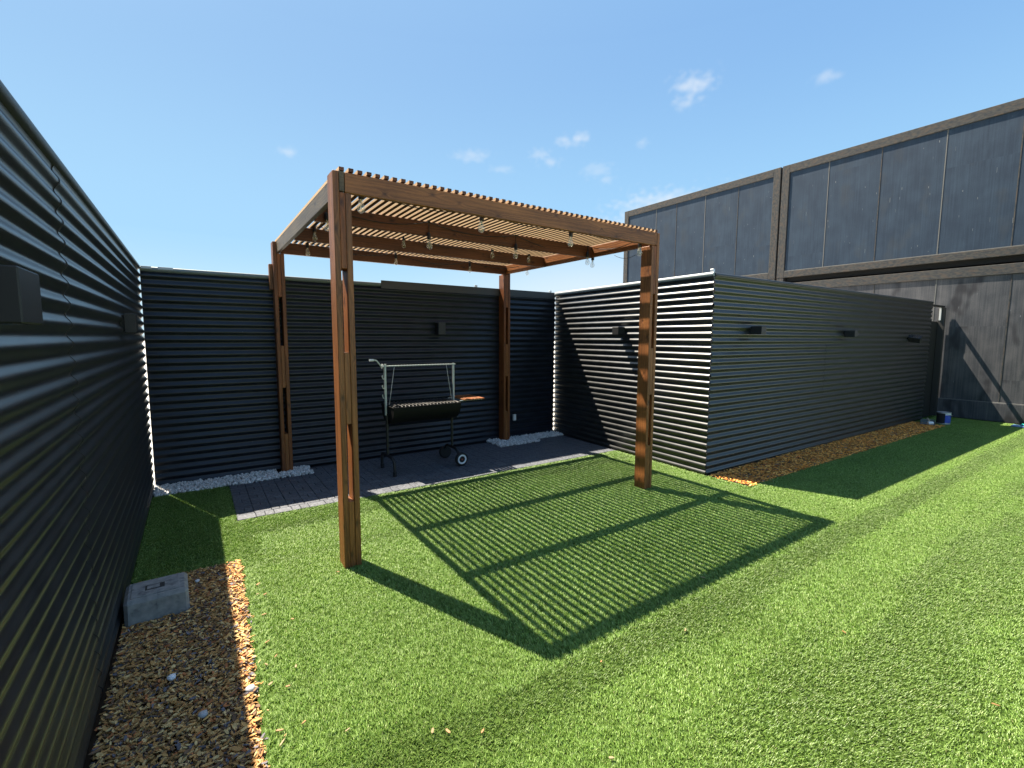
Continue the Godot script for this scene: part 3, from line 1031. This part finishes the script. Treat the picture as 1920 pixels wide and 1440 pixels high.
func pergola() -> void:
	var P := thing("pergola", "brown timber pergola with slatted roof and four slotted posts on the turf", "pergola")
	var depth := 0.132
	for ix in 2:
		for iz in 2:
			var z1 := PZ0 if iz == 0 else PZ1
			var z0 := z1 - depth
			var ox: float = PX0 if ix == 0 else PX1 - PLY       # outer ply, towards the side of the pergola
			var s := 1.0 if ix == 0 else -1.0
			var mx := ox + s * PLY
			var nx := ox + 2 * s * PLY
			var tone := rng.randi() % 2
			var post := timber("post", Vector3(ox, -0.05, z0), Vector3(ox + PLY - 0.0012, TOP, z1), 1, P, tone)
			timber("ply", Vector3(nx, -0.05, z0), Vector3(nx + PLY - 0.0012, UND - 0.003, z1), 1, post, tone)
			for seg in [[-0.05, 0.435], [0.943, 1.40], [1.92, UND - 0.002]]:
				timber("spacer_block", Vector3(mx, seg[0], z0 + 0.003), Vector3(mx + PLY - 0.0012, seg[1], z1 - 0.003), 1, post, 0 if seg[0] < 1 else 2)
			if ix == 0 and iz == 1:
				timber("packer_block", Vector3(ox - 0.034, 2.0, z0 - 0.005), Vector3(ox - 0.001, 2.27, z0 + 0.07), 1, post, 0)
	# side beams sit in the middle slot of the posts
	for bx in [PX0 + PLY, PX1 - 2 * PLY]:
		timber("side_beam", Vector3(bx + 0.001, UND + 0.004, PZ1 - depth + 0.005), Vector3(bx + PLY - 0.0025, TOP + 0.004, PZ0 - 0.002), 2, P, 5 if bx < 2.0 else 0)  # beam by the long fence takes the tint with painted sky glare
	for q in [["front_beam", PZ0 - 0.0375, PZ0], ["joist", -3.925, -3.887], ["joist", -4.78, -4.742], ["back_beam", PZ1 - 0.0375, PZ1]]:
		timber(q[0].replace("front_", "").replace("back_", ""), Vector3(PX0 + 2 * PLY, UND, q[1]), Vector3(PX1 - 2 * PLY, TOP, q[2]), 0, P, 0 if q[0] == "front_beam" else 3)
	var n := 53
	for i in n:
		var x := lerpf(PX0 + PLY + 0.0175, PX1 - PLY - 0.0175, float(i) / (n - 1))
		var e := rng.randf_range(-0.003, 0.003)
		var lo := Vector3(x - 0.0152, TOP + 0.006, PZ1 - 0.10 + e)
		var hi := Vector3(x + 0.0152, TOP + 0.026, PZ0 + 0.001 + e)
		slat(lo, hi, 3 + (i * 7) % 2, P)

# a stained slat: sun on its two sides is put into a paler wood colour
func slat(lo: Vector3, hi: Vector3, tone: int, parent: Node3D) -> void:
	var mb := MB.new()
	mb.box(lo, hi, 0, 2, Vector2(rng.randf_range(0.0, 1.2), rng.randf_range(0.05, 0.4)))
	var st := MB.new()
	var side_faces := MB.new()
	for i in range(0, mb.v.size(), 3):
		var to := side_faces if absf(mb.n[i].x) > 0.9 else st
		for k in 3:
			to.v.append(mb.v[i + k]); to.n.append(mb.n[i + k]); to.t.append(mb.t[i + k]); to.c.append(Color(1, 1, 1))
	var me := st.done()
	var arr := []
	arr.resize(Mesh.ARRAY_MAX)
	arr[Mesh.ARRAY_VERTEX] = side_faces.v
	arr[Mesh.ARRAY_NORMAL] = side_faces.n
	arr[Mesh.ARRAY_TEX_UV] = side_faces.t
	me.add_surface_from_arrays(Mesh.PRIMITIVE_TRIANGLES, arr)
	me.surface_set_material(0, M["wood%d" % tone])
	me.surface_set_material(1, M.sunlit_side)
	var o := MeshInstance3D.new()
	o.mesh = me
	put(o, "slat", parent)

func swag(a: Vector3, b: Vector3, drop: float, n := 8) -> Array:
	var out := []
	for i in n:
		var t := float(i) / n
		out.append(a.lerp(b, t) + Vector3.DOWN * drop * 4.0 * t * (1.0 - t))
	return out

func bulb_proto() -> Node3D:
	# origin at the hook; glass centre 0.19 m below for a full drop
	var o := Node3D.new()
	put(o, "festoon_bulb", self)
	var mb := MB.new()
	mb.lathe([Vector2(0.0, 0.062), Vector2(0.008, 0.06), Vector2(0.012, 0.05), Vector2(0.0165, 0.046), Vector2(0.0175, 0.006), Vector2(0.0155, 0.0), Vector2(0.0, 0.0)], 14)
	build("socket", mb, M.black, o)
	mb = MB.new()
	mb.lathe([Vector2(0.012, 0.001), Vector2(0.0125, -0.008), Vector2(0.016, -0.022), Vector2(0.0225, -0.04), Vector2(0.0255, -0.054), Vector2(0.0235, -0.068), Vector2(0.016, -0.079), Vector2(0.006, -0.084), Vector2(0.0, -0.085)], 18)
	build("glass_bulb", mb, M.bulb_glass, o)
	mb = MB.new()
	mb.tube([Vector3(0, 0, 0), Vector3(0, -0.022, 0)], 0.005, 8)
	mb.tube([Vector3(-0.002, -0.02, 0), Vector3(-0.009, -0.032, 0.003), Vector3(-0.006, -0.058, -0.003)], 0.0009, 5)
	mb.tube([Vector3(0.002, -0.02, 0), Vector3(0.009, -0.034, -0.003), Vector3(0.006, -0.058, 0.003)], 0.0009, 5)
	mb.tube([Vector3(-0.006, -0.058, -0.003), Vector3(0, -0.05, 0), Vector3(0.006, -0.058, 0.003)], 0.0009, 5)
	build("filament", mb, M.filament, o)
	return o

func string_lights() -> void:
	# rows of hooks: [hook, height of the socket's lower rim]
	var rows := [
		[[Vector3(0.935, 2.44, -3.105), 2.372, "at the front beam beside the nearest post"], [Vector3(1.825, 2.44, -3.105), 2.362, "at the front beam, second from the nearest post"], [Vector3(2.70, 2.44, -3.105), 2.352, "at the front beam, third from the nearest post"], [Vector3(3.565, 2.44, -3.105), 2.36, "at the front beam beside the dappled post"]],
		[[Vector3(3.61, 2.49, -3.868), 2.372, "on the first joist just inside the far side beam"], [Vector3(3.745, 2.37, -3.93), 2.362, "outside the side beam at the first joist's far end"], [Vector3(2.66, 2.49, -3.868), 2.352, "from the first joist above the barbecue shelf"], [Vector3(1.745, 2.49, -3.868), 2.345, "on a drop cable mid way along the first joist"], [Vector3(0.90, 2.49, -3.868), 2.388, "on the first joist's end nearest the long fence"]],
		[[Vector3(0.985, 2.47, -4.722), 2.465, "on the second joist's end nearest the long fence"], [Vector3(1.85, 2.47, -4.722), 2.49, "on the second joist, second from the long fence"], [Vector3(2.92, 2.47, -4.722), 2.49, "on the second joist, third from the long fence"], [Vector3(3.44, 2.47, -4.722), 2.49, "on the second joist nearest the containers"]],
		[[Vector3(3.80, 2.46, -5.25), 2.42, "outside the side beam near the far rear post"], [Vector3(3.08, 2.45, -5.55), 2.43, "on the back beam nearest the far rear post"], [Vector3(2.07, 2.45, -5.55), 2.44, "on the middle of the back beam"], [Vector3(1.08, 2.45, -5.55), 2.455, "on the back beam, nearest the long fence"]]]
	var path := []
	var proto: Node3D = null
	var last := Vector3(0.86, 2.47, -3.1)
	for row in rows:
		for q in row:
			var rim: float = q[1]
			var hook: Vector3 = q[0]
			hook.y = maxf(hook.y, rim + 0.064)
			path.append_array(swag(last, hook, 0.06 + 0.02 * sin(hook.x * 7.0)))
			last = hook
			var o: Node3D
			if proto == null:
				proto = bulb_proto()
				o = proto
			else:
				o = proto.duplicate()
				o.name = numbered("festoon_bulb")
				add_child(o, true)
			o.position = Vector3(hook.x, rim, hook.z)
			o.rotation = Vector3(rng.randf_range(-0.08, 0.08), rng.randf() * TAU, rng.randf_range(-0.08, 0.08))
			tag(o, "clear glass festoon bulb hanging " + q[2], "light bulb", "festoon bulbs hanging under the pergola roof")
	path.append(last)
	var mb := MB.new()
	mb.tube(path, 0.0032, 6)
	for row in rows:
		for q in row:
			var hook: Vector3 = q[0]
			var rim: float = q[1]
			hook.y = maxf(hook.y, rim + 0.064)
			mb.tube([hook + Vector3(0, 0.004, 0), Vector3(hook.x, rim + 0.056, hook.z)], 0.0036, 6)
			mb.tube([hook + Vector3(-0.012, 0.002, 0), hook + Vector3(0.012, 0.002, 0)], 0.006, 6)
	tag(build("festoon_cable", mb, M.cable, self), "black festoon light cable looped along the pergola joists", "cable")
	mb = MB.new()
	var ps := swag(Vector3(3.765, 2.375, -3.62), Vector3(3.765, 2.375, -3.25), 0.055, 8)
	ps.append(Vector3(3.765, 2.375, -3.25))
	mb.tube(ps, 0.0025, 5)
	tag(build("loose_wire", mb, M.cable, self), "thin loose wire sagging below the pergola side beam facing the containers", "wire")

# ---------------------------------------------------------------- barbecue
func barbecue() -> void:
	var B := thing("drum_barbecue", "black half drum charcoal barbecue with raised grill crank and wheels on the dark paving", "barbecue", Vector3(0, 0, 0))
	var R := 0.2
	var cy := 0.742
	var cz := -5.0
	var x0 := 1.735
	var x1 := 2.54
	var mb := MB.new()
	var seg := 20
	for i in seg:
		var a := PI + PI * i / seg
		var b := PI + PI * (i + 1) / seg
		for rr: float in [R, R - 0.006]:
			var s := 1.0 if rr == R else -1.0
			var p := Vector3(0, sin(a), cos(a)); var q := Vector3(0, sin(b), cos(b))
			var A := Vector3(x0, cy, cz) + p * rr; var Bq := Vector3(x0, cy, cz) + q * rr
			var C := Vector3(x1, cy, cz) + q * rr; var D := Vector3(x1, cy, cz) + p * rr
			mb.tri(A, Bq, C, p * s, q * s, q * s)
			mb.tri(A, C, D, p * s, q * s, p * s)
		for xe in [x0, x1]:
			for dx in [0.0, 0.006]:
				var xx: float = xe + (dx if xe == x0 else -dx)
				var nn := Vector3.LEFT if (xe == x0) == (dx == 0.0) else Vector3.RIGHT
				mb.tri(Vector3(xx, cy, cz), Vector3(xx, cy + sin(a) * R, cz + cos(a) * R), Vector3(xx, cy + sin(b) * R, cz + cos(b) * R), nn, nn, nn)
	build("drum", mb, M.drum, B)
	mb = MB.new()
	for zz in [cz - R, cz + R]:
		mb.tube([Vector3(x0, cy, zz), Vector3(x1, cy, zz)], 0.008, 8)
	for xx in [x0, x1]:
		mb.tube([Vector3(xx, cy, cz - R), Vector3(xx, cy, cz + R)], 0.008, 8)
	build("rim", mb, M.drum, B)
	mb = MB.new()
	for i in 3:
		mb.tube([Vector3(x0 + 0.02 + 0.38 * i, cy + 0.012, cz - R + 0.02), Vector3(x0 + 0.02 + 0.38 * i, cy + 0.012, cz + R)], 0.005, 6)
	build("grill_frame", mb, M.iron, B)
	for i in 18:
		mb = MB.new()
		var xx := x0 + 0.05 + i * 0.0415
		mb.tube([Vector3(xx, cy + 0.017, cz - R + 0.02), Vector3(xx, cy + 0.017, cz + R - 0.004), Vector3(xx, cy + 0.006, cz + R + 0.006)], 0.0042, 6)
		build("grill_rod", mb, M.iron, B)
	# coals and ash plate inside
	mb = MB.new()
	mb.box(Vector3(x0 + 0.01, cy - 0.12, cz - 0.15), Vector3(x1 - 0.01, cy - 0.115, cz + 0.15), 0, 0)
	build("ash_plate", mb, M.steel_dark, B)
	# uprights, winding bar, crank
	for xx in [x0 - 0.018, x1 + 0.005]:
		mb = MB.new()
		mb.tube([Vector3(xx, cy - 0.1, cz), Vector3(xx, 1.205 if xx < 2 else 1.195, cz)], 0.0135, 12)
		build("upright", mb, M.zinc, B)
	mb = MB.new()
	mb.tube([Vector3(x0 - 0.05, 1.182, cz), Vector3(x1 + 0.03, 1.182, cz)], 0.0065, 8)
	for i in 22:
		var xx := x0 + 0.03 + i * 0.034
		mb.tube([Vector3(xx, 1.182, cz), Vector3(xx + 0.008, 1.182, cz)], 0.0085, 8)
	build("winding_bar", mb, M.zinc, B)
	mb = MB.new()
	mb.tube([Vector3(x0 - 0.05, 1.182, cz), Vector3(x0 - 0.065, 1.184, cz + 0.004), Vector3(x0 - 0.11, 1.243, cz + 0.01), Vector3(x0 - 0.125, 1.25, cz + 0.01), Vector3(x0 - 0.15, 1.251, cz + 0.01)], 0.008, 8)
	var crank := build("crank", mb, M.zinc, B)
	mb = MB.new()
	mb.tube([Vector3(x0 - 0.145, 1.251, cz + 0.01), Vector3(x0 - 0.155, 1.251, cz + 0.01), Vector3(x0 - 0.175, 1.252, cz + 0.01), Vector3(x0 - 0.19, 1.252, cz + 0.01)], 0.013, 10)
	build("crank_knob", mb, M.white_plastic, crank)
	mb = MB.new()
	mb.tube([Vector3(x0 - 0.055, 1.182, cz), Vector3(x0 - 0.047, 1.182, cz)], 0.026, 14)
	build("ratchet_wheel", mb, M.zinc, crank)
	for k in 3:
		mb = MB.new()
		var y := 1.07 - 0.105 * k
		mb.tube([Vector3(x0 - 0.03, y - 0.03, cz), Vector3(x0 - 0.045, y - 0.025, cz + 0.004), Vector3(x0 - 0.055, y, cz + 0.006), Vector3(x0 - 0.05, y + 0.012, cz + 0.006)], 0.0055, 6)
		build("hook", mb, M.zinc, B)
	for s in [[x0 + 0.085, x0 + 0.015], [x1 - 0.09, x1 - 0.03]]:
		mb = MB.new()
		mb.tube([Vector3(s[0], 1.178, cz + 0.006), Vector3(s[1], cy + 0.02, cz + 0.02)], 0.0028, 6)
		build("lifting_cable", mb, M.galv, B)
	# stand
	for xx in [x0 - 0.008, x1 - 0.02]:
		var left: bool = xx < 2.0
		mb = MB.new()
		mb.tube([Vector3(xx, cy - 0.08, cz), Vector3(xx, 0.185, cz)], 0.016, 10)
		build("stand_tube", mb, M.black, B)
		mb = MB.new()
		if left:
			mb.tube([Vector3(xx, 0.004, cz - 0.2), Vector3(xx, 0.15, cz - 0.2), Vector3(xx, 0.178, cz - 0.18), Vector3(xx, 0.187, cz - 0.14), Vector3(xx, 0.187, cz + 0.12), Vector3(xx + 0.002, 0.17, cz + 0.17), Vector3(xx + 0.004, 0.14, cz + 0.19), Vector3(xx + 0.006, 0.004, cz + 0.2)], 0.017, 10)
			build("foot_arch", mb, M.black, B)
			for zz in [cz - 0.2, cz + 0.2]:
				mb = MB.new()
				mb.tube([Vector3(xx + 0.003, 0.0, zz), Vector3(xx + 0.003, 0.05, zz)], 0.021, 10)
				build("rubber_foot", mb, M.rubber, B)
		else:
			mb.tube([Vector3(xx, 0.08, cz - 0.24), Vector3(xx, 0.14, cz - 0.2), Vector3(xx, 0.185, cz - 0.14), Vector3(xx, 0.185, cz + 0.08), Vector3(xx, 0.155, cz + 0.15), Vector3(xx, 0.08, cz + 0.2)], 0.016, 10)
			build("axle_arch", mb, M.black, B)
			for s in [-1.0, 1.0]:
				mb = MB.new()
				var turned := Transform3D(Basis(Vector3.RIGHT, PI / 2 * s), Vector3(xx + 0.012, 0.08, cz + s * 0.215))
				mb.xf = turned
				mb.lathe([Vector2(0.0, -0.018), Vector2(0.05, -0.018), Vector2(0.062, -0.022), Vector2(0.076, -0.018), Vector2(0.08, 0.0), Vector2(0.076, 0.018), Vector2(0.062, 0.022), Vector2(0.05, 0.018), Vector2(0.0, 0.018)], 26)
				var wh := build("wheel", mb, M.rubber, B)
				mb = MB.new()
				mb.xf = turned
				mb.lathe([Vector2(0.037, 0.018), Vector2(0.039, 0.0225), Vector2(0.053, 0.0235), Vector2(0.056, 0.0205)], 26)
				build("white_ring", mb, M.white_plastic, wh)
				mb = MB.new()
				mb.xf = turned
				mb.lathe([Vector2(0.01, 0.018), Vector2(0.009, 0.024), Vector2(0.0, 0.025)], 12)
				build("hub_cap", mb, M.red_plastic, wh)
	# shelf of slats on the end
	var sh := MB.new()
	for zz in [cz - 0.14, cz + 0.17]:
		sh.tube([Vector3(x1, cy + 0.02, zz), Vector3(x1 + 0.3, cy + 0.02, zz)], 0.006, 6)
	var shelf := build("shelf_bracket", sh, M.zinc, B)
	for i in 6:
		timber("shelf_slat", Vector3(x1 + 0.035 + i * 0.046, cy + 0.0265, cz - 0.17), Vector3(x1 + 0.035 + i * 0.046 + 0.036, cy + 0.042, cz + 0.23), 2, shelf, i % 3)

# ---------------------------------------------------------------- small things
func small_things() -> void:
	# concrete block with a lid in the bark bed
	var c := thing("concrete_block", "weathered concrete junction block with an inset lid in the bark bed", "concrete block", Vector3(-0.235, -0.03, -3.155), 0.03)
	var mb := MB.new()
	var q := [[-0.142, -0.125, 0.0], [0.142, -0.135, 0.0], [0.148, 0.11, 0.0], [-0.142, 0.125, 0.0]]
	mb.box(Vector3(-0.14, 0, -0.125), Vector3(0.14, 0.148, 0.115), 0.016, 0)
	for i in mb.v.size():      # worn, slightly skewed casting
		var p := mb.v[i]
		p.z += 0.035 * (0.148 - p.y) / 0.148 * (1.0 if p.z > 0 else 0.0)
		p.x *= 1.0 + 0.05 * (0.148 - p.y)
		p += Vector3(sin(p.z * 60.0), sin(p.x * 50.0 + p.z * 30.0), cos(p.x * 55.0)) * 0.0022
		mb.v[i] = p
	build("block", mb, M.concrete, c)
	mb = MB.new()
	mb.box(Vector3(-0.112, 0.146, -0.098), Vector3(0.1, 0.154, 0.088), 0.002, 0)
	var lid := build("lid", mb, M.concrete, c)
	mb = MB.new()
	mb.box(Vector3(-0.052, 0.153, -0.026), Vector3(0.034, 0.1552, 0.034), 0.0005, 0)
	build("hand_recess", mb, M.steel_dark, lid)
	mb = MB.new()
	mb.box(Vector3(-0.044, 0.1548, -0.016), Vector3(0.012, 0.1572, 0.026), 0.0008, 0)
	build("recess_plate", mb, M.concrete, lid)
	# pale stones lying in the bark
	var rk := rock_mesh(310, 0.16)
	for s in [["white pebble lying on the shaded bark", Vector3(-0.155, 0.014, -2.42), 0.036, 0.75], ["grey pebble half buried in the bark near the turf edge", Vector3(-0.045, 0.008, -2.11), 0.036, 0.4], ["small white pebble on the bark beside the concrete block", Vector3(-0.055, 0.012, -3.34), 0.028, 0.55], ["grey stone at the sunlit edge of the bark", Vector3(0.125, 0.008, -2.16), 0.04, 0.38]]:
		var m := mat(lin(s[3], s[3], s[3] * 1.02), 0.55)
		var o := inst("pebble", rk, m, self)
		o.position = s[1]
		o.scale = Vector3(s[2] * 1.1, s[2] * 0.7, s[2])
		o.rotation.y = s[2] * 60.0
		tag(o, s[0], "pebble", "single stones in the bark bed")
	# loose bark chips on the turf
	var ch := [chip_mesh(200), chip_mesh(201), chip_mesh(202)]
	var spots := [[0.235, -2.976], [0.24, -2.73], [0.27, -2.951], [0.25, -3.099], [0.225, -2.465], [0.245, -2.327], [0.2, -2.144], [0.195, -1.857], [0.21, -1.82], [0.195, -1.79], [0.28, -1.845], [0.411, -1.715], [0.2, -2.29], [0.26, -2.087], [0.835, -1.422], [0.726, -1.496], [0.678, -1.53], [1.488, -1.45], [2.569, -1.649], [1.158, -1.069], [2.679, -0.917], [2.649, -0.362], [2.017, -1.38], [0.69, -2.985], [4.95, -2.44], [5.2, -2.4], [0.36, -2.6], [0.31, -2.2]]
	for s in spots:
		var m := mat(lin(0.3, 0.16, 0.06) if rng.randf() < 0.7 else lin(0.3, 0.22, 0.11), 0.7)
		var o := inst("loose_bark_chip", ch[rng.randi() % 3], m, self)
		o.position = Vector3(s[0], 0.009, s[1])
		o.transform.basis = Basis(Vector3.UP, rng.randf() * TAU) * Basis(Vector3.RIGHT, rng.randf_range(-0.3, 0.3)) * Basis.from_scale(Vector3(rng.randf_range(0.018, 0.04), 0.003, rng.randf_range(0.005, 0.011)))
		tag(o, "small orange bark chip lying loose on the green turf", "bark chip", "loose bark chips scattered over the turf")
	# paint tin and tray at the end of the bark strip
	var t := thing("paint_tin", "white paint tin with a blue label standing on the turf by the side gate", "paint tin", Vector3(10.98, 0, -2.52), 0.4)
	mb = MB.new()
	mb.lathe([Vector2(0.0, 0.0), Vector2(0.095, 0.0), Vector2(0.098, 0.006), Vector2(0.095, 0.012), Vector2(0.095, 0.2), Vector2(0.1, 0.206), Vector2(0.097, 0.213), Vector2(0.085, 0.213), Vector2(0.082, 0.205), Vector2(0.0, 0.205)], 24)
	build("tin", mb, M.tin, t)
	for b in [[1.75, 3.1, 0.03, 0.165, 0.0012, M.blue_label], [1.75, 3.1, 0.165, 0.195, 0.0011, M.white_plastic], [3.1, 5.6, 0.02, 0.19, 0.001, M.black_matt]]:
		mb = MB.new()
		for i in 12:
			var a0: float = lerpf(b[0], b[1], i / 12.0)
			var a1: float = lerpf(b[0], b[1], (i + 1) / 12.0)
			var r: float = 0.095 + b[4]
			var n0 := Vector3(cos(a0), 0, sin(a0)); var n1 := Vector3(cos(a1), 0, sin(a1))
			var up0: Vector3 = Vector3.UP * b[2]; var up1: Vector3 = Vector3.UP * b[3]
			mb.tri(n0 * r + up0, n1 * r + up0, n1 * r + up1, n0, n1, n1)
			mb.tri(n0 * r + up0, n1 * r + up1, n0 * r + up1, n0, n1, n0)
		build("label_band", mb, b[5], t)
	mb = MB.new()
	var hp := []
	for i in 13:
		var a := PI * i / 12.0
		hp.append(Vector3(cos(a) * 0.1, 0.19 - sin(a) * 0.09 * 0.4, 0.02 + sin(a) * 0.1))
	mb.tube(hp, 0.003, 6)
	build("wire_handle", mb, M.galv, t)
	var tray := thing("paint_tray", "grey paint tray with a roller lying at the foot of the side gate", "paint tray", Vector3(10.78, 0, -2.68), 0.25)
	mb = MB.new()
	mb.box(Vector3(-0.16, 0.0, -0.1), Vector3(0.14, 0.012, 0.1), 0.003, 0)
	mb.box(Vector3(-0.16, 0.012, -0.1), Vector3(0.14, 0.05, -0.09), 0.002, 0)
	mb.box(Vector3(-0.16, 0.012, 0.09), Vector3(0.14, 0.05, 0.1), 0.002, 0)
	mb.box(Vector3(0.13, 0.012, -0.09), Vector3(0.14, 0.06, 0.09), 0.002, 0)
	build("tray", mb, M.flash_grey, tray)
	mb = MB.new()
	mb.tube([Vector3(-0.26, 0.05, 0.03), Vector3(-0.05, 0.085, 0.0), Vector3(0.0, 0.09, -0.01)], 0.013, 8)
	build("roller_handle", mb, M.pale_wood, tray)
	mb = MB.new()
	mb.tube([Vector3(-0.29, 0.045, 0.0), Vector3(-0.25, 0.05, 0.065)], 0.028, 10)
	build("roller_sleeve", mb, M.white_plastic, tray)
	# squeegee mop head against the container
	var b := thing("dustpan", "teal and blue plastic dustpan standing on the turf against the lower container", "dustpan", Vector3(11.72, 0, -1.63))
	mb = MB.new()
	mb.box(Vector3(-0.1, 0.0, -0.16), Vector3(0.12, 0.022, 0.2), 0.008, 2)
	build("pan", mb, M.blue_plastic, b)
	mb = MB.new()
	mb.box(Vector3(0.02, 0.022, -0.06), Vector3(0.12, 0.045, 0.18), 0.008, 2)
	mb.box(Vector3(0.06, 0.04, -0.02), Vector3(0.12, 0.2, 0.16), 0.015, 2)
	build("hood", mb, M.teal, b)
	mb = MB.new()
	mb.tube([Vector3(0.1, 0.18, 0.07), Vector3(0.2, 0.8, 0.09)], 0.012, 10)
	build("long_handle", mb, M.teal, b)

func _ready() -> void:
	rng.seed = 20240611
	stage()
	materials()
	grounds()
	fences()
	containers()
	pergola()
	string_lights()
	barbecue()
	small_things()
